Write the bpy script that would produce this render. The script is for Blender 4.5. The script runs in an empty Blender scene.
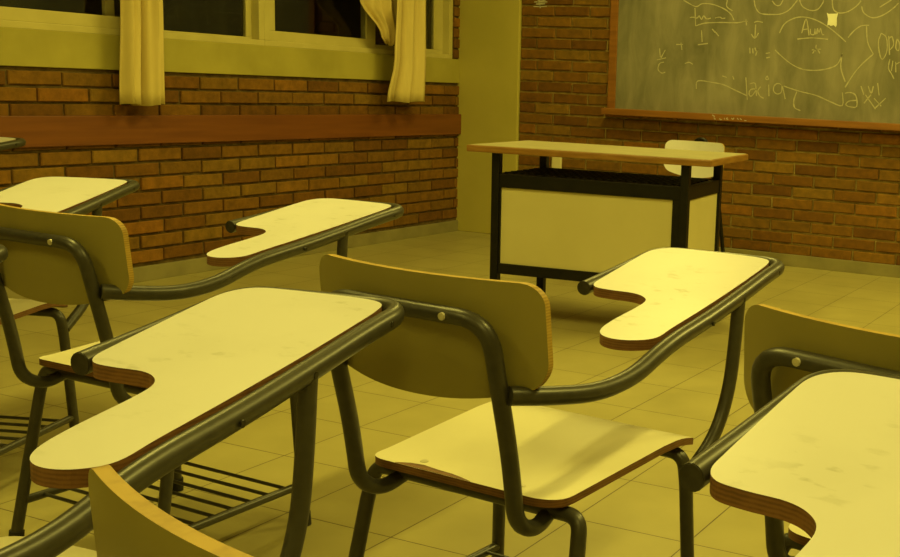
import bpy, bmesh, math, random
from mathutils import Vector, Matrix
C = bpy.context.scene.collection
R = math.radians
random.seed(7)

# ------------------------------------------------------------------ camera
cam_d = bpy.data.cameras.new('camera'); cam = bpy.data.objects.new('camera', cam_d); C.objects.link(cam)
right = Vector((0.91191, 0.407975, 0.044456)); up = Vector((-0.10698, 0.131736, 0.985495)); fwd = Vector((-0.396201, 0.903439, -0.163776))
M = Matrix((( right.x, up.x, -fwd.x), (right.y, up.y, -fwd.y), (right.z, up.z, -fwd.z))).to_4x4()
M.translation = (0, 0, 1.05)
cam.matrix_world = M
cam_d.sensor_width = 36; cam_d.sensor_fit = 'HORIZONTAL'; cam_d.lens = 1144.9/900*36
cam_d.shift_x = -0.25; cam_d.clip_start = 0.05
bpy.context.scene.camera = cam

# ------------------------------------------------------------------ world and exposure
w = bpy.data.worlds.new('night'); bpy.context.scene.world = w; w.use_nodes = True
bg = w.node_tree.nodes['Background']; bg.inputs[0].default_value = (0.010, 0.008, 0.004, 1); bg.inputs[1].default_value = 0.5
vs = bpy.context.scene.view_settings
vs.view_transform = 'Standard'; vs.look = 'None'; vs.gamma = 1; vs.use_curve_mapping = False
vs.exposure = 0.12

LAMP_COLOR = (1.0, 0.85, 0.165)
LAMP_WATTS = 40
LAMP_GAIN = [0.85, 0.95, 0.5, 1.95, 0.9, 0.6]
LAMPS = [(-2.5, 5.2), (-2.5, 2.2), (-2.5, -0.8), (0.5, 5.2), (0.5, 2.2), (0.5, -0.8)]   # fluorescent fittings on the ceiling

XL, YF, ZC, XR, YB = -4.62, 6.70, 3.0, 3.2, -2.4      # room shell

# ------------------------------------------------------------------ helpers
def tag(o, label=None, cat=None, group=None, kind=None):
    if label: o['label'] = label
    if cat: o['category'] = cat
    if group: o['group'] = group
    if kind: o['kind'] = kind
    return o

def obj(name, verts, faces, mats, parent=None, smooth=False, midx=None):
    me = bpy.data.meshes.new(name); me.from_pydata([tuple(v) for v in verts], [], faces); me.update()
    if not isinstance(mats, (list, tuple)): mats = [mats]
    for m in mats: me.materials.append(m)
    if midx:
        for p, i in zip(me.polygons, midx): p.material_index = i
    bm = bmesh.new(); bm.from_mesh(me); bmesh.ops.recalc_face_normals(bm, faces=bm.faces); bm.to_mesh(me); bm.free()
    if smooth:
        me.polygons.foreach_set('use_smooth', [True]*len(me.polygons))
        try: me.set_sharp_from_angle(angle=R(40))
        except Exception: pass
    o = bpy.data.objects.new(name, me); C.objects.link(o)
    if parent: o.parent = parent
    return o

class MB:
    """collects boxes, tubes and slabs into one mesh"""
    def __init__(s): s.v = []; s.f = []; s.m = []
    def add(s, v, f, m=0):
        b = len(s.v); s.v += [tuple(x) for x in v]
        for q in f: s.f.append(tuple(i+b for i in q)); s.m.append(m)
    def box(s, a, b, m=0, bev=0.0):
        (x0, y0, z0), (x1, y1, z1) = a, b
        x0, x1 = sorted((x0, x1)); y0, y1 = sorted((y0, y1)); z0, z1 = sorted((z0, z1))
        bm = bmesh.new(); bmesh.ops.create_cube(bm, size=1)
        for v in bm.verts: v.co = Vector(((x0+x1)/2+v.co.x*(x1-x0), (y0+y1)/2+v.co.y*(y1-y0), (z0+z1)/2+v.co.z*(z1-z0)))
        if bev > 0: bmesh.ops.bevel(bm, geom=list(bm.edges), offset=bev, segments=2, affect='EDGES', profile=0.6)
        bm.verts.index_update()
        s.add([v.co for v in bm.verts], [[v.index for v in f.verts] for f in bm.faces], m); bm.free(); return s
    def tube(s, pts, r, m=0, seg=12, fillet=0.0, cap=True, closed=False):
        P = fillet_path([Vector(p) for p in pts], fillet) if fillet > 0 else [Vector(p) for p in pts]
        n = len(P); rad = r if callable(r) else (lambda t: r)
        nrm = None; base = len(s.v); L = [0]
        for i in range(1, n): L.append(L[-1]+(P[i]-P[i-1]).length)
        for i in range(n):
            t = (P[min(i+1, n-1)]-P[max(i-1, 0)]).normalized()
            if nrm is None:
                nrm = t.orthogonal().normalized()
            else:
                nrm = (nrm - t*nrm.dot(t)).normalized()
            bi = t.cross(nrm); q = rad(L[i]/max(L[-1], 1e-9))
            for k in range(seg):
                a = 2*math.pi*k/seg; s.v.append(tuple(P[i]+nrm*math.cos(a)*q+bi*math.sin(a)*q))
        for i in range(n-1):
            for k in range(seg):
                k2 = (k+1) % seg
                s.f.append((base+i*seg+k, base+i*seg+k2, base+(i+1)*seg+k2, base+(i+1)*seg+k)); s.m.append(m)
        if cap:
            s.f.append(tuple(base+k for k in range(seg))[::-1]); s.m.append(m)
            s.f.append(tuple(base+(n-1)*seg+k for k in range(seg))); s.m.append(m)
        return s
    def prism(s, poly, z0, z1, mtop=0, mside=0, mbot=None, zf=None):
        n = len(poly); b = len(s.v); zf = zf or (lambda x, y: 0.0)
        for (x, y) in poly: s.v.append((x, y, z1+zf(x, y)))
        for (x, y) in poly: s.v.append((x, y, z0+zf(x, y)))
        s.f.append(tuple(b+i for i in range(n))); s.m.append(mtop)
        s.f.append(tuple(b+n+i for i in range(n))[::-1]); s.m.append(mside if mbot is None else mbot)
        for i in range(n):
            j = (i+1) % n; s.f.append((b+i, b+n+i, b+n+j, b+j)); s.m.append(mside)
        return s
    def build(s, name, mats, parent=None, smooth=False):
        return obj(name, s.v, s.f, mats, parent, smooth, s.m)

def fillet_path(P, r, k=7):
    out = [P[0]]
    for i in range(1, len(P)-1):
        a, b, c = P[i-1], P[i], P[i+1]
        d1 = (a-b); d2 = (c-b); l = min(r, d1.length*0.49, d2.length*0.49)
        p, q = b+d1.normalized()*l, b+d2.normalized()*l
        for j in range(k+1):
            t = j/k; out.append(p*(1-t)**2+b*2*t*(1-t)+q*t*t)
    out.append(P[-1]); return out

def catmull(pts, k=5, closed=True):
    n = len(pts); out = []
    for i in range(n if closed else n-1):
        p0, p1, p2, p3 = (Vector(pts[(i-1) % n]), Vector(pts[i]), Vector(pts[(i+1) % n]), Vector(pts[(i+2) % n]))
        for j in range(k):
            t = j/k
            out.append(0.5*((2*p1)+(p2-p0)*t+(2*p0-5*p1+4*p2-p3)*t*t+(3*p1-p0-3*p2+p3)*t**3))
    return [(v.x, v.y) for v in out]

# ------------------------------------------------------------------ materials
def nt(name):
    m = bpy.data.materials.new(name); m.use_nodes = True
    n = m.node_tree.nodes; return m, n, m.node_tree.links, n['Principled BSDF']
def ramp(n, stops):
    r = n.new('ShaderNodeValToRGB'); e = r.color_ramp.elements
    while len(e) < len(stops): e.new(0.5)
    for i, (p, c) in enumerate(stops): e[i].position = p; e[i].color = (*c, 1) if len(c) == 3 else c
    return r
def noise_mat(name, c1, c2, scale=8, rough=0.6, metal=0.0, stretch=(1, 1, 1), detail=4, bump=0.0, spec=0.5, lo=0.35, hi=0.65, coat=0.0):
    m, n, l, b = nt(name)
    tc = n.new('ShaderNodeTexCoord'); mp = n.new('ShaderNodeMapping'); mp.inputs['Scale'].default_value = stretch
    l.new(tc.outputs['Object'], mp.inputs[0])
    ns = n.new('ShaderNodeTexNoise'); ns.inputs['Scale'].default_value = scale; ns.inputs['Detail'].default_value = detail
    l.new(mp.outputs[0], ns.inputs['Vector'])
    r = ramp(n, [(lo, c1), (hi, c2)]); l.new(ns.outputs['Fac'], r.inputs[0]); l.new(r.outputs[0], b.inputs['Base Color'])
    b.inputs['Roughness'].default_value = rough; b.inputs['Metallic'].default_value = metal
    b.inputs['Specular IOR Level'].default_value = spec; b.inputs['Coat Weight'].default_value = coat
    if bump:
        bp = n.new('ShaderNodeBump'); bp.inputs['Strength'].default_value = bump; bp.inputs['Distance'].default_value = 0.01
        l.new(ns.outputs['Fac'], bp.inputs['Height']); l.new(bp.outputs[0], b.inputs['Normal'])
    return m

def laminate(name, base, dirt, amount=0.575, rough=0.38):
    """pale laminate with faint grey smudges and small pencil marks"""
    m, n, l, b = nt(name)
    tc = n.new('ShaderNodeTexCoord'); oi = n.new('ShaderNodeObjectInfo')
    ad = n.new('ShaderNodeVectorMath'); ad.operation = 'ADD'
    sc = n.new('ShaderNodeVectorMath'); sc.operation = 'SCALE'; sc.inputs[3].default_value = 13.0
    cb = n.new('ShaderNodeCombineXYZ')
    for i in range(3): l.new(oi.outputs['Random'], cb.inputs[i])
    l.new(cb.outputs[0], sc.inputs[0]); l.new(tc.outputs['Object'], ad.inputs[0]); l.new(sc.outputs[0], ad.inputs[1])
    n1 = n.new('ShaderNodeTexNoise'); n1.inputs['Scale'].default_value = 5; n1.inputs['Detail'].default_value = 5
    mp = n.new('ShaderNodeMapping'); mp.inputs['Scale'].default_value = (26, 46, 20); mp.inputs['Rotation'].default_value = (0, 0, 0.5)
    n2 = n.new('ShaderNodeTexNoise'); n2.inputs['Scale'].default_value = 1; n2.inputs['Detail'].default_value = 3
    l.new(ad.outputs[0], n1.inputs['Vector']); l.new(ad.outputs[0], mp.inputs[0]); l.new(mp.outputs[0], n2.inputs['Vector'])
    r1 = ramp(n, [(0.47, (0, 0, 0)), (0.74, (0.6, 0.6, 0.6))]); l.new(n1.outputs['Fac'], r1.inputs[0])
    r2 = ramp(n, [(amount, (0, 0, 0)), (amount+0.12, (0.6, 0.6, 0.6))]); l.new(n2.outputs['Fac'], r2.inputs[0])
    mu = n.new('ShaderNodeMath'); mu.operation = 'MULTIPLY'; l.new(r1.outputs[0], mu.inputs[0]); l.new(r2.outputs[0], mu.inputs[1])
    m2 = n.new('ShaderNodeMath'); m2.operation = 'MULTIPLY_ADD'; m2.inputs[1].default_value = 1.6
    l.new(mu.outputs[0], m2.inputs[0])
    m3 = n.new('ShaderNodeMath'); m3.operation = 'MULTIPLY'; m3.inputs[1].default_value = 0.18; l.new(r1.outputs[0], m3.inputs[0]); l.new(m3.outputs[0], m2.inputs[2])
    mx = n.new('ShaderNodeMixRGB'); mx.inputs[1].default_value = (*base, 1); mx.inputs[2].default_value = (*dirt, 1)
    l.new(m2.outputs[0], mx.inputs[0]); l.new(mx.outputs[0], b.inputs['Base Color'])
    b.inputs['Roughness'].default_value = rough
    return m

def plywood(name, c1, c2, layers=420, rough=0.55):
    m, n, l, b = nt(name)
    tc = n.new('ShaderNodeTexCoord')
    wv = n.new('ShaderNodeTexWave'); wv.bands_direction = 'Z'; wv.inputs['Scale'].default_value = layers/6.28; wv.inputs['Distortion'].default_value = 1.5
    ns = n.new('ShaderNodeTexNoise'); ns.inputs['Scale'].default_value = 40; ns.inputs['Detail'].default_value = 4
    l.new(tc.outputs['Object'], wv.inputs['Vector']); l.new(tc.outputs['Object'], ns.inputs['Vector'])
    mu = n.new('ShaderNodeMath'); mu.operation = 'MULTIPLY_ADD'; mu.inputs[1].default_value = 0.35
    l.new(wv.outputs['Fac'], mu.inputs[0]); l.new(ns.outputs['Fac'], mu.inputs[2])
    r = ramp(n, [(0.40, c1), (0.80, c2)]); l.new(mu.outputs[0], r.inputs[0]); l.new(r.outputs[0], b.inputs['Base Color'])
    b.inputs['Roughness'].default_value = rough
    return m

def brick_mat():
    m, n, l, b = nt('fired_brick')
    g = n.new('ShaderNodeNewGeometry'); tc = n.new('ShaderNodeTexCoord')
    r = ramp(n, [(0.0, (0.145, 0.063, 0.009)), (0.25, (0.185, 0.083, 0.010)), (0.5, (0.225, 0.108, 0.013)), (0.72, (0.19, 0.096, 0.013)), (0.88, (0.245, 0.138, 0.020)), (1.0, (0.265, 0.112, 0.013))])
    l.new(g.outputs['Random Per Island'], r.inputs[0])
    ns = n.new('ShaderNodeTexNoise'); ns.inputs['Scale'].default_value = 22; ns.inputs['Detail'].default_value = 6; ns.inputs['Roughness'].default_value = 0.65
    l.new(tc.outputs['Object'], ns.inputs['Vector'])
    r2 = ramp(n, [(0.3, (0.55, 0.55, 0.55)), (0.7, (1.2, 1.15, 1.1))]); l.new(ns.outputs['Fac'], r2.inputs[0])
    mx = n.new('ShaderNodeMixRGB'); mx.blend_type = 'MULTIPLY'; mx.inputs[0].default_value = 0.8
    l.new(r.outputs[0], mx.inputs[1]); l.new(r2.outputs[0], mx.inputs[2]); l.new(mx.outputs[0], b.inputs['Base Color'])
    b.inputs['Roughness'].default_value = 0.8; b.inputs['Specular IOR Level'].default_value = 0.25
    bp = n.new('ShaderNodeBump'); bp.inputs['Strength'].default_value = 0.5; bp.inputs['Distance'].default_value = 0.006
    l.new(ns.outputs['Fac'], bp.inputs['Height']); l.new(bp.outputs[0], b.inputs['Normal'])
    return m

def tile_mat():
    m, n, l, b = nt('floor_tile')
    tc = n.new('ShaderNodeTexCoord'); mp = n.new('ShaderNodeMapping'); mp.inputs['Location'].default_value = (1.885+10*0.3045, -2.357+10*0.317, 0)
    l.new(tc.outputs['Object'], mp.inputs[0])
    br = n.new('ShaderNodeTexBrick'); br.offset = 0; br.squash = 1
    br.inputs['Scale'].default_value = 1; br.inputs['Brick Width'].default_value = 0.3045; br.inputs['Row Height'].default_value = 0.317
    br.inputs['Mortar Size'].default_value = 0.0017; br.inputs['Mortar Smooth'].default_value = 0.1
    br.inputs['Color1'].default_value = (0.40, 0.35, 0.14, 1); br.inputs['Color2'].default_value = (0.385, 0.335, 0.13, 1); br.inputs['Mortar'].default_value = (0.10, 0.07, 0.03, 1)
    l.new(mp.outputs[0], br.inputs['Vector'])
    ns = n.new('ShaderNodeTexNoise'); ns.inputs['Scale'].default_value = 5; ns.inputs['Detail'].default_value = 6; l.new(tc.outputs['Object'], ns.inputs['Vector'])
    r2 = ramp(n, [(0.3, (0.88, 0.87, 0.84)), (0.7, (1.06, 1.06, 1.06))]); l.new(ns.outputs['Fac'], r2.inputs[0])
    mx = n.new('ShaderNodeMixRGB'); mx.blend_type = 'MULTIPLY'; mx.inputs[0].default_value = 0.8
    l.new(br.outputs['Color'], mx.inputs[1]); l.new(r2.outputs[0], mx.inputs[2]); l.new(mx.outputs[0], b.inputs['Base Color'])
    b.inputs['Roughness'].default_value = 0.42
    bp = n.new('ShaderNodeBump'); bp.inputs['Strength'].default_value = 0.4; bp.inputs['Distance'].default_value = 0.002; bp.invert = True
    l.new(br.outputs['Fac'], bp.inputs['Height']); l.new(bp.outputs[0], b.inputs['Normal'])
    return m

def board_mat():
    m, n, l, b = nt('slate_board')
    tc = n.new('ShaderNodeTexCoord')
    mp = n.new('ShaderNodeMapping'); mp.inputs['Scale'].default_value = (9, 1, 2.6); mp.inputs['Rotation'].default_value = (0, 0.12, 0)
    l.new(tc.outputs['Object'], mp.inputs[0])
    n1 = n.new('ShaderNodeTexNoise'); n1.inputs['Scale'].default_value = 1.1; n1.inputs['Detail'].default_value = 7; n1.inputs['Roughness'].default_value = 0.6; n1.inputs['Distortion'].default_value = 0.6
    n2 = n.new('ShaderNodeTexNoise'); n2.inputs['Scale'].default_value = 2.0; n2.inputs['Detail'].default_value = 4
    l.new(mp.outputs[0], n1.inputs['Vector']); l.new(tc.outputs['Object'], n2.inputs['Vector'])
    mu = n.new('ShaderNodeMath'); mu.operation = 'MULTIPLY_ADD'; mu.inputs[1].default_value = 0.55
    h2 = n.new('ShaderNodeMath'); h2.operation = 'MULTIPLY'; h2.inputs[1].default_value = 0.45; l.new(n2.outputs['Fac'], h2.inputs[0])
    l.new(n1.outputs['Fac'], mu.inputs[0]); l.new(h2.outputs[0], mu.inputs[2])
    r = ramp(n, [(0.34, (0.13, 0.125, 0.085)), (0.5, (0.215, 0.20, 0.145)), (0.66, (0.30, 0.275, 0.205))]); l.new(mu.outputs[0], r.inputs[0])
    l.new(r.outputs[0], b.inputs['Base Color']); b.inputs['Roughness'].default_value = 0.7; b.inputs['Specular IOR Level'].default_value = 0.3
    return m

def emit_mat(name, col, s):
    m, n, l, b = nt(name); b.inputs['Emission Color'].default_value = (*col, 1); b.inputs['Emission Strength'].default_value = s; return m

M_lam = laminate('pale_laminate', (0.71, 0.69, 0.70), (0.26, 0.25, 0.18))
M_seat = laminate('seat_laminate', (0.76, 0.71, 0.50), (0.36, 0.31, 0.17), 0.70, 0.40)
M_back = noise_mat('rear_face_laminate', (0.28, 0.24, 0.065), (0.33, 0.28, 0.085), 3, 0.45)  # rear faces of the backrests, darker than the fronts
M_ply = plywood('plywood_edge_dark', (0.11, 0.045, 0.014), (0.20, 0.090, 0.028))  # same plywood as the backrest edges, shade of seat and tablet edges painted in
M_plyl = plywood('plywood_edge_golden', (0.34, 0.21, 0.035), (0.50, 0.33, 0.065))
M_steel = noise_mat('grey_painted_steel', (0.048, 0.044, 0.034), (0.060, 0.056, 0.043), 60, 0.37, 0.2, spec=0.6)
M_rub = noise_mat('black_rubber', (0.015, 0.014, 0.012), (0.03, 0.028, 0.022), 30, 0.8)
M_screw = noise_mat('worn_zinc', (0.55, 0.52, 0.40), (0.75, 0.70, 0.55), 60, 0.35, 0.35)
M_dark = noise_mat('dark_bolt', (0.02, 0.018, 0.012), (0.04, 0.035, 0.025), 60, 0.5, 0.3)
M_black = noise_mat('black_enamel', (0.004, 0.0035, 0.003), (0.008, 0.007, 0.005), 20, 0.45, spec=0.3)
M_brick = brick_mat()
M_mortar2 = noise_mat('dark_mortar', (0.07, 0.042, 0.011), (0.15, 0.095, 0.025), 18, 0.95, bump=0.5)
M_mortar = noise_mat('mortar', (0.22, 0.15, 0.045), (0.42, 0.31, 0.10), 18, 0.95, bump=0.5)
M_plast = noise_mat('cream_plaster', (0.45, 0.39, 0.085), (0.51, 0.44, 0.105), 2.5, 0.75, detail=6, bump=0.05)
M_sill = noise_mat('yellowish_painted_concrete', (0.35, 0.305, 0.060), (0.43, 0.375, 0.080), 3.5, 0.7, detail=7, bump=0.1)
M_base = noise_mat('cement_skirting', (0.22, 0.19, 0.085), (0.29, 0.25, 0.11), 6, 0.7)
M_ceil = noise_mat('white_ceiling', (0.72, 0.70, 0.62), (0.78, 0.76, 0.68), 3, 0.9)
M_tile = tile_mat()
M_wood = noise_mat('red_brown_wood', (0.150, 0.044, 0.008), (0.21, 0.068, 0.012), 5, 0.5, stretch=(1, 0.35, 7), detail=6, lo=0.3, hi=0.7)
M_frame = noise_mat('orange_brown_wood', (0.21, 0.080, 0.012), (0.29, 0.118, 0.018), 6, 0.5, stretch=(0.5, 1, 6), detail=6)
M_board = board_mat()
M_chalk = noise_mat('chalk', (0.40, 0.37, 0.27), (0.52, 0.48, 0.35), 40, 0.95)
M_alu = noise_mat('cream_painted_aluminium', (0.52, 0.455, 0.17), (0.58, 0.51, 0.20), 6, 0.45)
M_cloth = noise_mat('cream_curtain', (0.58, 0.46, 0.17), (0.68, 0.55, 0.22), 14, 0.9, stretch=(1, 1, 0.15), detail=5)
M_paper = noise_mat('white_paper', (0.80, 0.78, 0.66), (0.86, 0.84, 0.72), 20, 0.8)
M_plastic = noise_mat('cream_plastic', (0.70, 0.64, 0.38), (0.74, 0.68, 0.42), 5, 0.4)
M_dtop = noise_mat('desk_laminate', (0.42, 0.375, 0.22), (0.50, 0.45, 0.27), 9, 0.35, stretch=(0.6, 1.6, 1), detail=5)
M_dedge = noise_mat('desk_edge_wood', (0.23, 0.105, 0.018), (0.34, 0.175, 0.035), 8, 0.45, stretch=(1, 1, 9), detail=5)
M_panel = noise_mat('desk_panel', (0.60, 0.54, 0.28), (0.64, 0.58, 0.31), 3, 0.4)
M_white = noise_mat('enamelled_sheet', (0.8, 0.79, 0.74), (0.82, 0.81, 0.76), 3, 0.5)
M_lampglow = emit_mat('fluorescent_tube', LAMP_COLOR, 6)
def glass():
    m, n, l, b = nt('window_glass')
    b.inputs['Base Color'].default_value = (1, 1, 1, 1); b.inputs['Roughness'].default_value = 0.02
    b.inputs['Transmission Weight'].default_value = 1.0; b.inputs['IOR'].default_value = 1.45
    return m
M_glass = glass()

# chalk strokes, metres on the wall (x, z)
BOARD=[[[-2.952,1.592],[-2.867,1.553],[-2.824,1.571],[-2.756,1.568],[-2.679,1.543],[-2.629,1.509],[-2.609,1.475]],[[-2.871,1.545],[-2.861,1.436]],[[-2.861,1.436],[-2.799,1.454],[-2.693,1.46],[-2.589,1.46],[-2.542,1.469]],[[-2.902,1.486],[-2.878,1.489],[-2.853,1.484],[-2.84,1.497],[-2.824,1.476],[-2.81,1.498],[-2.79,1.48],[-2.762,1.485]],[[-2.733,1.486],[-2.705,1.492],[-2.685,1.484],[-2.666,1.487]],[[-2.658,1.595],[-2.66,1.556],[-2.621,1.531]],[[-2.749,1.42],[-2.728,1.399]],[[-2.733,1.408],[-2.703,1.378]],[[-2.547,1.469],[-2.519,1.47]],[[-2.531,1.481],[-2.525,1.446]],[[-2.466,1.452],[-2.466,1.37]],[[-2.491,1.395],[-2.466,1.37],[-2.445,1.402]],[[-2.477,1.464],[-2.454,1.471],[-2.421,1.465]],[[-3.101,1.293],[-3.093,1.239]],[[-3.06,1.285],[-3.088,1.235]],[[-3.117,1.221],[-3.053,1.236]],[[-3.067,1.209],[-3.096,1.199],[-3.105,1.163],[-3.079,1.141],[-3.054,1.147]],[[-2.987,1.32],[-2.943,1.321]],[[-2.955,1.332],[-2.946,1.288]],[[-2.82,1.41],[-2.812,1.34]],[[-2.84,1.322],[-2.773,1.332]],[[-2.922,1.205],[-2.893,1.213],[-2.868,1.202]],[[-2.496,1.313],[-2.492,1.279]],[[-2.477,1.31],[-2.473,1.28]],[[-2.463,1.314],[-2.452,1.293],[-2.444,1.311],[-2.455,1.267]],[[-2.391,1.282],[-2.364,1.287]],[[-2.385,1.256],[-2.362,1.261]],[[-2.484,1.597],[-2.473,1.554],[-2.443,1.52],[-2.396,1.513],[-2.378,1.513],[-2.314,1.516],[-2.261,1.54],[-2.223,1.582],[-2.21,1.599]],[[-2.369,1.593],[-2.344,1.568],[-2.317,1.569],[-2.301,1.598]],[[-2.197,1.599],[-2.176,1.562],[-2.126,1.54],[-2.082,1.547],[-2.053,1.584],[-2.05,1.601]],[[-1.997,1.602],[-1.985,1.548],[-1.948,1.528],[-1.896,1.537],[-1.847,1.57],[-1.823,1.599]],[[-1.817,1.567],[-1.801,1.53],[-1.748,1.504],[-1.689,1.519],[-1.633,1.557],[-1.602,1.589]],[[-1.71,1.564],[-1.645,1.605]],[[-2.311,1.404],[-2.283,1.459],[-2.222,1.494],[-2.159,1.501],[-2.086,1.484],[-2.013,1.448],[-1.948,1.403],[-1.897,1.363]],[[-2.333,1.305],[-2.289,1.268],[-2.222,1.223],[-2.148,1.195],[-2.058,1.193],[-1.979,1.21],[-1.937,1.236],[-1.914,1.291]],[[-2.171,1.407],[-2.149,1.491],[-2.125,1.395]],[[-2.163,1.428],[-2.132,1.433]],[[-2.119,1.433],[-2.115,1.404],[-2.094,1.402],[-2.092,1.434],[-2.085,1.402]],[[-2.077,1.404],[-2.076,1.438],[-2.064,1.413],[-2.057,1.438],[-2.045,1.405],[-2.032,1.401]],[[-2.196,1.372],[-2.106,1.381],[-2.008,1.375]],[[-2.102,1.311],[-2.048,1.317]],[[-2.077,1.341],[-2.079,1.304]],[[-2.096,1.29],[-2.075,1.32],[-2.051,1.292]],[[-1.886,1.388],[-1.854,1.426],[-1.813,1.456],[-1.766,1.461]],[[-1.78,1.456],[-1.767,1.366],[-1.728,1.297]],[[-1.728,1.297],[-1.788,1.241],[-1.836,1.181],[-1.883,1.1]],[[-1.914,1.296],[-1.917,1.212],[-1.885,1.133]],[[-1.69,1.417],[-1.703,1.367],[-1.689,1.294],[-1.67,1.27],[-1.649,1.32],[-1.658,1.393],[-1.69,1.417]],[[-1.645,1.402],[-1.632,1.295]],[[-1.641,1.389],[-1.625,1.398],[-1.613,1.353],[-1.632,1.324]],[[-1.595,1.387],[-1.599,1.337],[-1.581,1.321],[-1.578,1.362],[-1.595,1.387]],[[-1.628,1.271],[-1.633,1.221],[-1.613,1.189],[-1.596,1.161]],[[-1.61,1.263],[-1.614,1.205]],[[-1.593,1.256],[-1.588,1.198]],[[-1.592,1.243],[-1.569,1.256]],[[-2.836,1.052],[-2.829,1.101],[-2.731,1.096],[-2.653,1.084],[-2.585,1.058],[-2.497,1.024]],[[-2.511,1.135],[-2.494,1.0]],[[-2.483,1.097],[-2.45,1.102],[-2.443,1.059],[-2.469,1.023],[-2.484,1.036],[-2.476,1.062],[-2.443,1.064],[-2.436,1.025]],[[-2.412,1.082],[-2.429,1.055],[-2.413,1.026],[-2.389,1.014]],[[-2.361,1.097],[-2.355,1.028]],[[-2.374,1.149],[-2.382,1.131],[-2.363,1.127],[-2.374,1.149]],[[-2.666,1.138],[-2.637,1.13]],[[-2.599,1.14],[-2.588,1.119]],[[-2.328,1.086],[-2.311,1.104],[-2.283,1.1],[-2.276,1.058],[-2.303,1.043],[-2.327,1.06],[-2.328,1.086]],[[-2.283,1.1],[-2.268,1.075],[-2.25,1.015]],[[-2.264,1.092],[-2.167,1.066],[-2.057,1.045],[-1.965,1.011],[-1.893,0.993],[-1.898,1.069]],[[-1.881,1.066],[-1.846,1.071],[-1.814,1.052],[-1.805,0.993],[-1.84,0.987],[-1.871,0.998],[-1.855,1.02],[-1.808,1.027]],[[-1.788,1.111],[-1.767,1.062]],[[-1.69,1.132],[-1.676,1.062]],[[-1.745,1.113],[-1.724,1.072],[-1.714,1.114]],[[-1.763,1.012],[-1.724,1.064]],[[-1.758,1.062],[-1.692,0.982]],[[-1.636,1.047],[-1.692,0.99]],[[-1.705,1.044],[-1.659,1.0]],[[-2.18,1.062],[-2.195,1.009],[-2.187,0.967],[-2.15,0.951]]]
TRAY=[[[-2.686, 0.899], [-2.669, 0.889]], [[-2.674, 0.882], [-2.664, 0.872]], [[-2.635, 0.882], [-2.633, 0.873], [-2.621, 0.874]], [[-2.605, 0.885], [-2.604, 0.875]], [[-2.583, 0.886], [-2.592, 0.881], [-2.58, 0.876]], [[-2.559, 0.886], [-2.55, 0.879], [-2.542, 0.887]], [[-2.522, 0.888], [-2.512, 0.879]], [[-2.503, 0.886], [-2.491, 0.879]], [[-2.474, 0.876], [-2.46, 0.875]]]
WALLM=[[[-4.034, 1.57], [-3.935, 1.571]], [[-4.02, 1.557], [-3.953, 1.559]], [[-4.039, 1.54], [-3.938, 1.542]], [[-3.991, 1.554], [-3.987, 1.53]], [[-4.011, 1.583], [-3.982, 1.577], [-3.945, 1.584]]]

# front right corner of each tablet (x, y), turn, scale (plan, height), label
CHAIRS = [
    ((-0.745, 2.308), R(-5.0), (1.014, 0.972), 'tablet-arm chair in the middle with a chipped seat edge, in front of the desk'),
    ((-0.976, 1.307), R(4.2), (0.930, 1.0195), 'tablet-arm chair whose large pale tablet fills the lower left of the photo'),
    ((-1.7946, 2.3808), R(-2.28), (0.938, 1.008), 'tablet-arm chair at the left whose whole tablet shows against the brick wall'),
    ((-0.0792, 1.2691), R(-10.57), (0.951, 1.010), 'nearest tablet-arm chair, its backrest at the bottom edge and tablet at lower right'),
    ((-2.8269, 2.4762), R(19.51), (0.995, 0.985), 'tablet-arm chair by the left wall whose tablet shows above another backrest'),
    ((0.140, 2.265), R(-16.5), (1.030, 0.963), 'tablet-arm chair at the right edge, backrest behind the nearest tablet'),
    ((-1.893, 1.371), R(6.0), (1.0, 1.0), 'tablet-arm chair cut by the left edge, only its tablet tube end showing'),
    ((-4.16, 3.10), R(4.0), (1.0, 1.03), 'farthest tablet-arm chair at the left edge below the wooden wall rail'),
]

# ------------------------------------------------------------------ room shell
mb = MB().box((XL-0.3, YB-0.3, -0.1), (XR+0.3, YF+0.3, 0)); tag(mb.build('floor', M_tile), kind='structure')
mb = MB().box((XL-0.3, YB-0.3, ZC), (XR+0.3, YF+0.3, ZC+0.1)); tag(mb.build('ceiling', M_ceil), kind='structure')
mb = MB().box((XR, YB, 0), (XR+0.2, YF, ZC)); tag(mb.build('wall_right', M_plast), kind='structure')
mb = MB().box((XL, YB-0.2, 0), (XR, YB, ZC)); tag(mb.build('wall_back', M_plast), kind='structure')

BL, BH, JT, PRO = 0.262, 0.0705, 0.012, 0.013
def bricks(mb, u0, u1, z0, z1, place):
    """running bond of single bricks standing proud of raked mortar"""
    row = 0; z = z0
    while z < z1-0.02:
        zt = min(z+BH-JT, z1)
        u = u0-(BL/2 if row % 2 else 0.0)+random.uniform(-.01, .01)
        while u < u1:
            a, b = max(u, u0), min(u+BL-0.011+random.uniform(-.004, .003), u1)
            if b-a > 0.03:
                p = PRO+random.uniform(-.003, .003); i = 0.004; dz = random.uniform(-.0015, .0015); dq = random.uniform(-.002, .002)
                vs_ = []
                for (d, e) in ((-0.004, 0.0), (p-0.004, 0.0), (p, i)):
                    for (uu, zz) in ((a+e, z+e+dz), (b-e, z+e+dz+dq), (b-e, zt-e+dz+dq), (a+e, zt-e+dz)):
                        vs_.append(place(uu, zz, d))
                fs = [(8, 9, 10, 11)]
                for q in (0, 4):
                    for k in range(4):
                        k2 = (k+1) % 4; fs.append((q+k, q+k2, q+4+k2, q+4+k))
                mb.add(vs_, fs, 1)
            u += BL
        z += BH; row += 1

SILL0, SILL1 = 1.018, 1.178
WIN_Y0, WIN_Y1, WIN_TOP = -1.9, 6.60, 2.45
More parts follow.
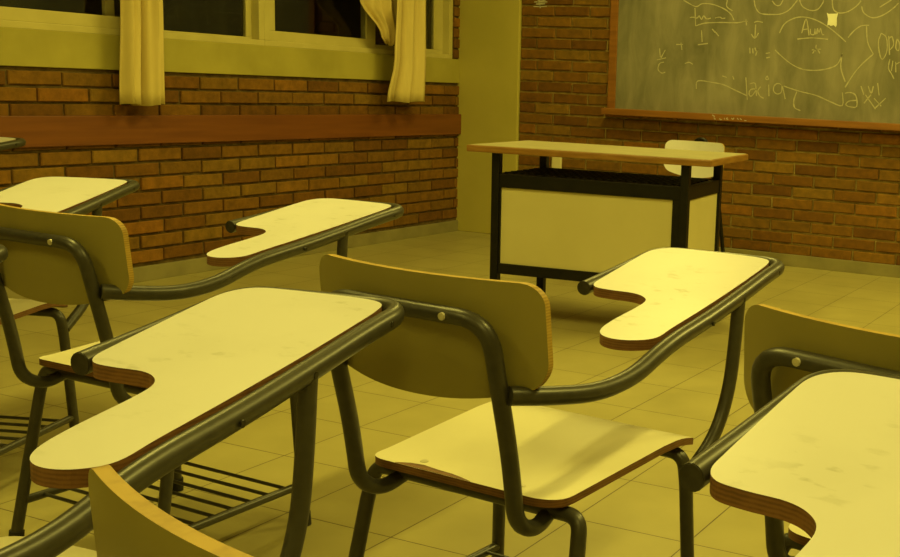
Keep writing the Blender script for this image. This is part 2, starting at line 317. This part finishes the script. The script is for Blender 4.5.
# left wall: brick below the concrete band, window opening above
mb = MB()
mb.box((XL-0.2, YB, 0), (XL, YF, SILL0)); mb.box((XL-0.2, YB, SILL0), (XL, YF, SILL1))
mb.box((XL-0.2, YB, WIN_TOP), (XL, YF, ZC)); mb.box((XL-0.2, WIN_Y1, SILL1), (XL, YF, WIN_TOP)); mb.box((XL-0.2, YB, SILL1), (XL, WIN_Y0, WIN_TOP))
pl_left = lambda u, z, d: (XL+d, u, z)
bricks(mb, YB, YF, SILL0-BH*13-0.008, SILL0-0.004, pl_left)
bricks(mb, WIN_Y1+0.012, YF, SILL1+0.006, ZC, pl_left)
bricks(mb, YB, WIN_Y1+.012, WIN_TOP+.006, ZC, pl_left)
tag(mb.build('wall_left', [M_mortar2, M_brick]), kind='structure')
# front wall
mb = MB().box((XL-0.2, YF, 0), (XR+0.2, YF+0.2, ZC))
bricks(mb, -4.13, XR, 0.074, ZC, lambda u, z, d: (u, YF-d, z))
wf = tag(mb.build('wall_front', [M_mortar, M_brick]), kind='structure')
# plaster column in the corner
mb = MB().box((XL, YF-0.032, 0), (-4.135, YF, ZC), bev=0.006); tag(mb.build('trim_1', M_plast), kind='structure')
# concrete band under the windows
mb = MB().box((XL-0.01, YB, SILL0), (XL+0.018, YF-0.033, SILL1), bev=0.004); tag(mb.build('trim_2', M_sill), kind='structure')
# skirtings
mb = MB().box((XL, YB, 0), (XL+0.023, YF-0.033, 0.073), bev=0.003); tag(mb.build('baseboard_left', M_base), kind='structure')
mb = MB().box((-4.134, YF-0.023, 0), (XR, YF, 0.073), bev=0.003); tag(mb.build('baseboard_front', M_base), kind='structure')
# wooden chair rail
mb = MB().box((XL+0.010, YB, 0.672), (XL+0.038, YF-0.034, 0.808), bev=0.004); tag(mb.build('trim_3', M_wood), kind='structure')

# windows: aluminium frames with sliding sashes
def window(n, y0, y1, sashes):
    root = bpy.data.objects.new('window_%d' % n, None); C.objects.link(root); root.location = (XL, (y0+y1)/2, SILL1); tag(root, kind='structure')
    off = Vector(root.location)
    def loc(mb): mb.v = [tuple(Vector(v)-off) for v in mb.v]; return mb
    z0, z1 = SILL1, WIN_TOP
    x0, x1 = XL-0.10, XL+0.004
    f = MB()
    f.box((x0, y0, z0), (x1, y1, z0+0.030), bev=.003); f.box((x0, y0, z1-0.04), (x1, y1, z1), bev=.003)
    f.box((x0, y0, z0+.030), (x1, y0+0.045, z1-.04), bev=.003); f.box((x0, y1-0.040, z0+.030), (x1, y1, z1-.04), bev=.003)
    loc(f).build('window_frame', M_alu, root)
    for (a, b, rail, sl, sr, xo) in sashes:
        xa, xb = XL-0.045+xo, XL-0.020+xo
        s = MB(); s.box((xa, a, z0+.030), (xb, b, z0+.030+rail), bev=.003); s.box((xa, a, z1-.09), (xb, b, z1-.04), bev=.003)
        s.box((xa, a, z0+.030+rail), (xb, a+sl, z1-.09), bev=.003); s.box((xa, b-sr, z0+.030+rail), (xb, b, z1-.09), bev=.003)
        so = loc(s).build('sash', M_alu, root)
        g = MB().box((xa+.009, a+sl, z0+.030+rail), (xa+.014, b-sr, z1-.09))
        loc(g).build('glass_pane', M_glass, so)
window(1, -1.9, 2.3, [(-1.85, 0.25, .05, .05, .05, 0), (0.2, 2.26, .05, .05, .05, -.027)])
window(2, 2.3, 4.86, [(2.345, 4.03, .056, .05, .05, .018), (3.90, 4.825, .012, .05, .045, -.027)])
window(3, 4.86, 6.60, [(4.905, 5.82, .055, .060, .085, .0), (5.74, 6.56, .026, .05, .10, -.027)])
# dark night outside: a neighbouring wall seen dimly through the panes
mb = MB().box((XL-4.2, YB-4, -3), (XL-4.0, YF+8, 6)); tag(mb.build('wall_outside', M_black), kind='structure')

# ------------------------------------------------------------------ ceiling lamps (they give the light)
for i, (lx, ly) in enumerate(LAMPS):
    root = bpy.data.objects.new('ceiling_lamp', None); C.objects.link(root); root.location = (lx, ly, ZC)
    side = 'left' if lx < -1 else 'right'
    row = {5.2: 'nearest the chalkboard', 2.2: 'over the middle of the room', -0.8: 'towards the back of the room'}[ly]
    tag(root, 'fluorescent ceiling fitting on the %s side of the room, %s' % (side, row), 'lamp', 'fluorescent fittings on the ceiling')
    MB().box((-.08, -.65, -.055), (.08, .65, -.001), bev=.01).build('housing', M_white, root)
    MB().tube([(-.04, -.60, -.075), (-.04, .60, -.075)], .013).build('lamp_tube', M_lampglow, root, True)
    MB().tube([(.04, -.60, -.075), (.04, .60, -.075)], .013).build('lamp_tube', M_lampglow, root, True)
    ld = bpy.data.lights.new('lamp_light', 'AREA'); ld.shape = 'RECTANGLE'; ld.size = 0.16; ld.size_y = 1.2
    ld.energy = LAMP_WATTS*LAMP_GAIN[i]; ld.color = LAMP_COLOR; ld.spread = R(180)
    lo = bpy.data.objects.new('lamp_light', ld); C.objects.link(lo); lo.parent = root; lo.location = (0, 0, -.095)

# ------------------------------------------------------------------ chalkboard
BX0, BX1, BZ0, BZ1 = -3.452, 0.75, 0.905, 2.13
bd = bpy.data.objects.new('chalkboard', None); C.objects.link(bd); bd.location = (BX0, YF-0.012, BZ0)
tag(bd, 'green-grey chalkboard in a brown wooden frame, covered in faint chalk writing', 'chalkboard')
def boff(mb): o = Vector(bd.location); mb.v = [tuple(Vector(v)-o) for v in mb.v]; return mb
bs = boff(MB().box((BX0+.02, YF-0.034, BZ0), (BX1-.02, YF-0.012, BZ1-.02))).build('slate', M_board, bd)
f = MB(); f.box((BX0, YF-0.046, BZ0), (BX0+.053, YF-0.012, BZ1), bev=.003); f.box((BX1-.053, YF-0.046, BZ0), (BX1, YF-0.012, BZ1), bev=.003); f.box((BX0+.053, YF-0.046, BZ1-.053), (BX1-.053, YF-0.012, BZ1), bev=.003)
boff(f).build('board_frame', M_frame, bd)
t = MB(); t.box((BX0-.004, YF-0.118, BZ0-.040), (BX1+.04, YF-0.012, BZ0), bev=.004)
tr = boff(t).build('chalk_tray', M_frame, bd)
def strokes(lines, y, r):
    mb = MB()
    for ln in lines:
        P = [Vector((x, 0, z)) for x, z in ln]
        if len(P) > 2:
            Q = []
            for i in range(len(P)-1):
                p0, p1, p2, p3 = P[max(i-1, 0)], P[i], P[i+1], P[min(i+2, len(P)-1)]
                for j in range(4):
                    s_ = j/4; Q.append(0.5*((2*p1)+(p2-p0)*s_+(2*p0-5*p1+4*p2-p3)*s_*s_+(3*p1-p0-3*p2+p3)*s_**3))
            P = Q+[P[-1]]
        n = len(P); vs_ = []; fs = []
        for i in range(n):
            d = (P[min(i+1, n-1)]-P[max(i-1, 0)]).normalized(); nn = Vector((-d.z, 0, d.x))
            ww = r*random.uniform(0.6, 1.15)
            for s_ in (-1, 1): vs_.append((P[i].x+nn.x*ww*s_, y, P[i].z+nn.z*ww*s_))
            for s_ in (-1, 1): vs_.append((P[i].x+nn.x*ww*s_, y-.0012, P[i].z+nn.z*ww*s_))
        for i in range(n-1):
            a = 4*i; b = a+4
            fs += [(a+2, a+3, b+3, b+2), (a, a+2, b+2, b), (a+3, a+1, b+1, b+3)]
        fs += [(0, 1, 3, 2), (4*n-4, 4*n-2, 4*n-1, 4*n-3)]
        mb.add(vs_, fs)
    return mb
boff(strokes(BOARD, YF-0.034, .0034)).build('chalk_writing', M_chalk, bs)
boff(strokes(TRAY, YF-0.118, .003)).build('chalk_marks', M_chalk, tr)
cw = strokes(WALLM, YF-PRO-.0012, .004); cw.build('chalk_marks', M_chalk, wf)

# torn paper stuck on the board
pp = MB(); px0, px1, pz0, pz1 = -2.024, -1.955, 1.446, 1.528
poly = [(px0, pz1), (px0+.012, pz1-.006), (px1-.012, pz1-.004), (px1, pz1), (px1-.006, pz1-.03), (px1-.004, pz0+.012), (px1-.010, pz0), (px1-.022, pz0+.012), (px0+.03, pz0+.006), (px0+.018, pz0+.013), (px0+.008, pz0+.008), (px0+.010, pz1-.035)]
n = len(poly); vs_ = [(x, YF-.0365, z) for x, z in poly]+[(x, YF-.0352, z) for x, z in poly]
fs = [tuple(range(n)), tuple(range(2*n-1, n-1, -1))]+[(i, (i+1) % n, n+(i+1) % n, n+i) for i in range(n)]
tag(obj('paper_scrap', vs_, fs, M_paper), 'small torn scrap of white paper stuck on the chalkboard', 'paper')

# wall socket behind the desk
so = MB().box((-3.865, YF-.024, .470), (-3.792, YF-.010, .570), bev=.006).build('wall_socket', M_plastic)
tag(so, 'cream plastic socket plate on the brick wall behind the desk', 'socket')

# ------------------------------------------------------------------ curtains
def curtain_grid(rows, name, parent, amp, folds, thick=.004, phase=0.0, crease=()):
    """rows: (z, y_left, y_right, x) from top to bottom"""
    nu = 40; vs_ = []; fs = []
    nz = len(rows)
    for (z, a, b, x, am) in rows:
        for i in range(nu+1):
            s_ = i/nu
            d = am*amp*(math.sin(s_*folds*2*math.pi+phase)+0.35*math.sin(s_*folds*4.7*math.pi+phase*2+z*1.5))
            for c_, dep, wd in crease: d -= dep*math.exp(-((s_-c_)/wd)**2)
            vs_.append((x+d, a+(b-a)*s_, z+0.006*math.sin(s_*9)))
    for r in range(nz-1):
        for i in range(nu):
            p = r*(nu+1)+i; fs.append((p, p+1, p+nu+2, p+nu+1))
    o = obj(name, vs_, fs, M_cloth, parent, True)
    sm = o.modifiers.new('thickness', 'SOLIDIFY'); sm.thickness = thick
    return o
def interp_rows(keys, n=26):
    out = []
    for j in range(n):
        z = keys[0][0]+(keys[-1][0]-keys[0][0])*j/(n-1)
        for k0, k1 in zip(keys, keys[1:]):
            if k1[0] <= z+1e-6 <= k0[0]+1e-5:
                t = (k0[0]-z)/(k0[0]-k1[0]); t = t*t*(3-2*t)
                out.append([z]+[k0[i]+(k1[i]-k0[i])*t for i in range(1, 5)]); break
    return out
def crt(name, x, y, z, label):
    r_ = bpy.data.objects.new(name, None); C.objects.link(r_); r_.location = (x, y, z); tag(r_, label, 'curtain', 'cream curtains on the left wall'); return r_
c1 = crt('curtain', XL+.13, 3.965, .87, 'narrow cream curtain hanging straight in two folds, left of the two curtains')
sh = lambda rows, r_: [[z-r_.location.z, a-r_.location.y, b-r_.location.y, x-r_.location.x, am] for z, a, b, x, am in rows]
curtain_grid(sh(interp_rows([(2.50, 3.86, 4.09, XL+.13, 1), (1.34, 3.858, 4.088, XL+.13, 1), (0.862, 3.838, 4.082, XL+.13, 1.1)]), c1), 'hanging_panel', c1, .022, 2.0, phase=-1.3, crease=((.46, .055, .05), (.20, .012, .03), (.80, .015, .04)))
c2 = crt('curtain', XL+.15, 5.93, .90, 'cream curtain drawn aside and gathered halfway down, beside the corner column')
curtain_grid(sh(interp_rows([(2.50, 5.76, 6.075, XL+.17, 1), (1.51, 5.765, 6.08, XL+.17, 1), (1.15, 5.745, 6.085, XL+.17, 1.0), (0.892, 5.685, 6.09, XL+.16, 1.2)]), c2), 'hanging_panel', c2, .018, 2.6, phase=.4, crease=((.28, .04, .05), (.62, .035, .04)))
curtain_grid(sh(interp_rows([(2.50, 4.70, 5.95, XL+.115, 1.3), (1.9, 5.15, 5.95, XL+.115, 1.3), (1.48, 5.49, 5.95, XL+.11, 1.2), (1.29, 5.70, 5.92, XL+.105, .7), (1.235, 5.765, 5.86, XL+.10, .5)], 34), c2), 'swept_drape', c2, .020, 3.4, phase=1.0)
for nm, ya, yb in (('curtain_rail', 3.2, 6.45),):
    r_ = MB(); r_.tube([(XL+.13, ya, 2.52), (XL+.13, yb, 2.52)], .012)
    for yy in (ya+.1, (ya+yb)/2, yb-.1): r_.tube([(XL, yy, 2.52), (XL+.13, yy, 2.52)], .008)
    tag(r_.build(nm, M_steel, None, True), 'grey curtain rail above the windows, holding both curtains', 'curtain rail')

# ------------------------------------------------------------------ tablet-arm chair
UC, VC = -0.215, -0.60           # origin of the chair on the floor, under the seat
ZT, SL = 0.7186, 0.1127          # height of the tablet's front edge and its slope
def T3(p): return (p[0]-UC, p[1]-VC, p[2])
def tubes(name, mat, parent, paths, smooth=True):
    mb = MB()
    for pts, r, fl in paths: mb.tube([T3(p) for p in pts], r, fillet=fl, seg=14)
    return mb.build(name, mat, parent, smooth)
def disc(mb, c, axis, r, h, m=0):
    a = Vector(axis).normalized(); c = Vector(c)
    mb.tube([c-a*h*.5, c+a*h*.5], r, m, seg=12); return mb

def make_seat(parent, name='seat'):
    nu, nv = 24, 30; v0, v1, w0, w1 = -.822, -.365, .193, .213; rc = .045
    top = []; 
    ts = [0.5-0.5*math.cos(math.pi*j/nv) for j in range(nv+1)]
    for t in ts:
        v = v0+(v1-v0)*t; hw = w0+(w1-w0)*t; d = min(v-v0, v1-v)
        if d < rc: hw -= rc-math.sqrt(max(rc*rc-(rc-d)**2, 0))
        for i in range(nu+1):
            s_ = -math.cos(math.pi*i/nu)
            z = .412+.018*min(1, t/.7)+.008*max(0, (.15-t)/.15)**2-.022*max(0, (t-.78)/.22)**2-.007*(1-s_*s_)*math.sin(math.pi*t)
            top.append(T3((UC+s_*hw, v, z)))
    th = .014; N = len(top); vs_ = top+[(x, y, z-th) for x, y, z in top]; fs = []; mi = []
    W = nu+1
    for j in range(nv):
        for i in range(nu):
            a = j*W+i; fs.append((a, a+1, a+W+1, a+W)); mi.append(0); fs.append((a+N, a+N+W, a+N+W+1, a+N+1)); mi.append(1)
    ring = [i for i in range(W)]+[j*W+nu for j in range(1, nv+1)]+[nv*W+i for i in range(nu-1, -1, -1)]+[j*W for j in range(nv-1, 0, -1)]
    for a, b in zip(ring, ring[1:]+ring[:1]): fs.append((a, b, b+N, a+N)); mi.append(1)
    o = obj(name, vs_, fs, [M_seat, M_ply], parent, True, mi)
    mb = MB()
    for (u, v, z) in ((-.113, -.777, .4145), (-.315, -.777, .4145), (-.120, -.425, .4260), (-.325, -.425, .4260)):
        disc(mb, T3((u, v, z)), (0, 0, 1), .0065, .004)
    for k in range(4):
        q = MB(); u, v, z = ((-.113, -.777, .4130), (-.315, -.777, .4130), (-.120, -.425, .4215), (-.325, -.425, .4215))[k]
        disc(q, T3((u, v, z)), (0, 0, 1), .0068, .005); q.build('screw', M_screw, o, True)
    return o

def back_v(s_, z): return -.905-.10*(z-.59)+.041*s_*s_
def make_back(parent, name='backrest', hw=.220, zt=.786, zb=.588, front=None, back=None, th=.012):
    nu, nv = 40, 14; rc = .034; F = []; 
    for i in range(nu+1):
        s_ = -math.cos(math.pi*i/nu); u = s_*hw; e = hw-abs(u)
        rt = rc-math.sqrt(max(rc*rc-(rc-e)**2, 0)) if e < rc else 0
        a = zt-rt; b = zb+.040*abs(s_)**2.2+rt*1.1
        for j in range(nv+1):
            z = b+(a-b)*j/nv; F.append(T3((UC+u*(1+.02*(zt-z)/.19), back_v(s_, z), z)))
    N = len(F); vs_ = F+[(x, y-th, z) for x, y, z in F]; fs = []; mi = []; W = nv+1
    for i in range(nu):
        for j in range(nv):
            a = i*W+j; fs.append((a, a+W, a+W+1, a+1)); mi.append(0); fs.append((a+N, a+N+1, a+N+W+1, a+N+W)); mi.append(1)
    ring = [i*W for i in range(nu+1)]+[nu*W+j for j in range(1, W)]+[i*W+nv for i in range(nu-1, -1, -1)]+[j for j in range(nv-1, 0, -1)]
    for a, b in zip(ring, ring[1:]+ring[:1]): fs.append((a, b, b+N, a+N)); mi.append(2)
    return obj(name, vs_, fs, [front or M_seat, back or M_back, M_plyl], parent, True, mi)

OUT = [(-.268, -.342), (-.248, -.363), (-.212, -.367), (-.166, -.366), (-.135, -.378), (-.115, -.403), (-.108, -.45), (-.104, -.53), (-.095, -.583), (-.076, -.612), (-.045, -.622), (-.010, -.612), (.014, -.583), (.010, -.52), (.003, -.40), (-.009, -.25), (-.025, -.10), (-.033, -.045), (-.046, -.015), (-.080, -.002), (-.15, -.001), (-.22, -.003), (-.270, -.008), (-.298, -.026), (-.310, -.060), (-.304, -.12), (-.290, -.215), (-.277, -.30)]
def make_chair(loc, yaw, label):
    root = bpy.data.objects.new('tablet_chair', None); C.objects.link(root)
    tag(root, label, 'chair', 'tablet-arm chairs in the classroom')
    seat = make_seat(root)
    back = make_back(root)
    # back frame: one bent tube, an upside-down U whose feet hook forward under the seat
    L = lambda s_, o, v, z: (UC+s_*o, v, z)
    pts = [L(1, .140, -.66, .388), L(1, .150, -.755, .384), L(1, .158, -.815, .362), L(1, .160, -.868, .392), L(1, .160, -.885, .50), L(1, .160, -.943, .730),
           L(-1, .160, -.943, .730), L(-1, .160, -.885, .50), L(-1, .160, -.868, .392), L(-1, .158, -.815, .362), L(-1, .150, -.755, .384), L(-1, .140, -.66, .388)]
    bf = tubes('back_frame', M_steel, root, [(pts, .0135, .055)])
    for s_ in (-.087, .087):
        q = MB(); disc(q, T3((UC+s_, -.9560, .730)), (0, 1, .1), .006, .006); q.build('screw', M_screw, bf, True)
    # arm tube that runs forward and wraps round the tablet
    ZA = lambda v: ZT+SL*v-.011+.012*v
    ZL = lambda v: ZT+SL*v-.008
    arm = [(-.040, -.912, .613), (-.012, -.860, .606), (.024, -.780, .599), (.034, -.690, .607), (.029, -.57, ZA(-.57)+.003), (.019, -.40, ZA(-.40)), (.006, -.25, ZA(-.25)), (-.010, -.10, ZA(-.10)),
           (-.022, .016, ZT-.013), (-.324, .011, ZT-.018), (-.303, -.20, ZL(-.20)-.008), (-.286, -.350, ZL(-.350)-.002)]
    at = MB(); at.tube([T3(p) for p in arm], .0150, fillet=.062, seg=16); at = at.build('arm_tube', M_steel, root, True)
    q = MB(); d = Vector(arm[-1])-Vector(arm[-2]); d.normalize(); e = Vector(T3(arm[-1])); q.tube([e-d*.006, e+d*.0015], .0140, seg=16); q.build('end_cap', M_dark, at, True)
    for v, mt in ((-.055, M_dark), (-.262, M_dark), (-.42, M_dark)):
        k = (v+.25)/.15; u = .006-.0155*k+.013
        q = MB(); disc(q, T3((u+.0008, v, ZA(v)-.0018)), (.98, .1, -.12), .0046, .003); q.build('bolt', mt, at, True)
    # tablet
    poly = [(x-UC, y-VC) for x, y in catmull(OUT, 5)]
    t = MB(); zf = lambda x, y: SL*(y+VC)
    t.prism(poly, ZT-.019, ZT, 0, 1, zf=zf); t.build('tablet', [M_lam, M_ply], root)
    # post from the arm tube down to the side of the seat
    tubes('tablet_post', M_steel, root, [([(.009, -.262, ZA(-.262)-.004), (.008, -.268, .58), (.007, -.280, .49), (.002, -.318, .405), (-.008, -.405, .345)], .0130, .06)])
    # legs
    for s_ in (1, -1):          # two upside-down U tubes across the seat: front pair and rear pair of legs
        for (zc, vc, foot, uf, uc_) in ((.394, -.425, -.405, .226, .206), (.3835, -.772, -.850, .236, .212)):
            a = tubes('leg', M_steel, root, [([L(s_, uf, foot, .014), L(s_, uc_+.006, vc+(.005 if vc > -.6 else -.012), .335), L(s_, uc_, vc, zc), L(s_, 0, vc, zc)], .0130, .055)])
            q = MB(); cc = Vector(T3(L(s_, uf+.0005, foot, .0))); q.tube([cc, cc+Vector((-s_*.002, .003 if vc < -.6 else -.001, .032))], .0165); q.build('rubber_foot', M_rub, a, True)
    for s_ in (1, -1): tubes('rack_rail', M_steel, root, [([L(s_, .221, -.410, .098), L(s_, .226, -.830, .098)], .0095, 0)])
    for k in range(7):
        v = -.455-.055*k; tubes('rack_rod', M_steel, root, [([L(1, .222, v, .100), L(-1, .222, v, .100)], .0042, 0)])
    put(root, loc, yaw)
    return root
def put(root, loc, yaw, sc=(1.0, 1.0)):
    """place by the tablet's front right corner"""
    c, s_, k = math.cos(yaw), math.sin(yaw), sc[0]
    root.location = (loc[0]+k*(c*UC-s_*VC), loc[1]+k*(s_*UC+c*VC), 0); root.rotation_euler = (0, 0, yaw); root.scale = (k, k, sc[1])
def copy_tree(o, parent=None):
    n_ = o.copy(); C.objects.link(n_); n_.parent = parent
    for ch in list(o.children): copy_tree(ch, n_)
    return n_

proto = None
for loc, yaw, sc, label in CHAIRS:
    if proto is None: proto = o = make_chair(loc, yaw, label)
    else:
        o = copy_tree(proto); put(o, loc, yaw, sc); o['label'] = label
    put(o, loc, yaw, sc)

# the chair at the left has a lower back than the others
low = [o for o in C.objects if o.name == 'tablet_chair.002'][0]
for ch in low.children:
    if ch.name.startswith(('backrest', 'back_frame')): ch.scale = (1, 1, .925); ch.location = (0, 0, .38*.075)

# this one's seat is screwed on a little further forward
for ch in [o for o in C.objects if o.name == 'tablet_chair.001'][0].children:
    if ch.name.startswith('seat'): ch.location = (0, .05, .006)

# chipped laminate on the rear edge of the middle chair's seat
seat0 = [c for c in proto.children if c.name.startswith('seat') and 'support' not in c.name][0]
chip = [(-.340, -.8205), (-.322, -.803), (-.298, -.797), (-.262, -.803), (-.232, -.805), (-.205, -.812), (-.182, -.8205)]
n = len(chip); zz = lambda v: .412+.018*(v+.822)/.457/.7+.008*max(0, (.15-(v+.822)/.457)/.15)**2
vs_ = [T3((u, v, zz(v)+.0008)) for u, v in chip]+[T3((u, v, zz(v)-.004)) for u, v in chip]
fs = [tuple(range(n)), tuple(range(2*n-1, n-1, -1))]+[(i, (i+1) % n, n+(i+1) % n, n+i) for i in range(n)]
ch = obj('chipped_edge', vs_, fs, M_ply, seat0); ch['label'] = 'brown bare patch where the laminate has chipped'

# ------------------------------------------------------------------ teacher's desk
dk = bpy.data.objects.new('teacher_desk', None); C.objects.link(dk)
tag(dk, "teacher's desk with laminate top, black metal legs and pale panels, in front of the chalkboard", 'desk')
DW, DD, DZ = 1.103, 0.625, 0.771
dk.location = (-2.845, 4.178, 0); dk.rotation_euler = (0, 0, .115)
mb = MB()
mb.box((0, 0, DZ-.030), (DW, DD, DZ-.0015), 1, bev=.006); mb.box((.010, .010, DZ-.004), (DW-.010, DD-.010, DZ), 0)
mb.build('desktop', [M_dtop, M_dedge], dk)
LX0, LX1, LY0, LY1 = .122, DW-.122, .055, DD-.068
for lx in (LX0, LX1):
    for ly in (LY0, LY1):
        o = MB().box((lx-.018, ly-.018, .012), (lx+.018, ly+.018, DZ-.030), bev=.003).build('leg', M_black, dk)
        MB().box((lx-.020, ly-.020, 0), (lx+.020, ly+.020, .014), bev=.003).build('leg_cap', M_rub, o)
MB().box((LX1-.050, LY0-.012, .252), (LX1-.018, LY0+.012, .600), bev=.002).build('panel_post', M_black, dk)
MB().box((LX0+.018, LY0-.012, .252), (LX0+.026, LY0+.012, .600), bev=.002).build('panel_post', M_black, dk)
for z0, z1 in ((.592, .650), (.212, .258)):
    MB().box((LX0+.018, LY0-.014, z0), (LX1-.018, LY0+.014, z1), bev=.002).build('rail', M_black, dk)
for lx in (LX0, LX1):
    MB().box((lx-.014, LY0+.018, .592), (lx+.014, LY1-.018, .650), bev=.002).build('rail', M_black, dk)
    MB().box((lx-.012, LY0+.018, .225), (lx+.012, LY1-.018, .252), bev=.002).build('rail', M_black, dk)
MB().box((LX0+.018, LY1-.012, .600), (LX1-.018, LY1+.012, .640), bev=.002).build('rail', M_black, dk)
sh_ = MB()
for k in range(1, 24):
    x = LX0+.014+(LX1-LX0-.028)*k/24; sh_.box((x-.005, LY0+.010, .644), (x+.005, LY1-.010, .652))
for k in range(1, 8):
    y = LY0+(LY1-LY0)*k/8; sh_.box((LX0+.010, y-.006, .650), (LX1-.010, y+.006, .655))
sh_.build('slatted_shelf', M_black, dk)
MB().box((LX0+.026, LY0-.004, .258), (LX1-.048, LY0+.012, .592)).build('front_panel', M_panel, dk)
for lx in (LX0, LX1): MB().box((lx-.006, LY0+.020, .252), (lx+.006, LY1-.020, .592)).build('side_panel', M_panel, dk)

# ------------------------------------------------------------------ chair behind the desk
tc = bpy.data.objects.new('teacher_chair', None); C.objects.link(tc)
tag(tc, 'plain chair with a pale rounded backrest and black frame standing behind the desk', 'chair')
UC, VC = 0.0, -0.60
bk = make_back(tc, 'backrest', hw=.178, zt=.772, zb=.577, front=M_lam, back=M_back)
mb = MB(); mb.box((-.19, -.25, .425), (.19, .17, .440), 0, bev=.006); mb.build('seat', M_seat, tc)
pts = [(-.165, -.20+.0, .013), (-.15, -.30, .43), (-.135, -.343, .777), (.135, -.343, .777), (.15, -.30, .43), (.165, -.20, .013)]
mb = MB(); mb.tube([(-.19, -.36, .013), (-.15, -.31, .43), (-.06, -.3485, .68), (-.030, -.358, .783), (.030, -.358, .783), (.06, -.3485, .68), (.15, -.31, .43), (.19, -.36, .013)], .011, fillet=.05, seg=12)
mb.build('back_frame', M_black, tc, True)
for s_ in (-1, 1):
    MB().tube([(s_*.15, -.31, .415), (s_*.15, .13, .413), (s_*.175, .17, .013)], .011, fillet=.05).build('leg', M_black, tc, True)
MB().tube([(-.15, .10, .413), (.15, .10, .413)], .010).build('seat_support', M_black, tc, True)
tc.location = (-2.44, 5.42, 0); tc.rotation_euler = (0, 0, R(176))
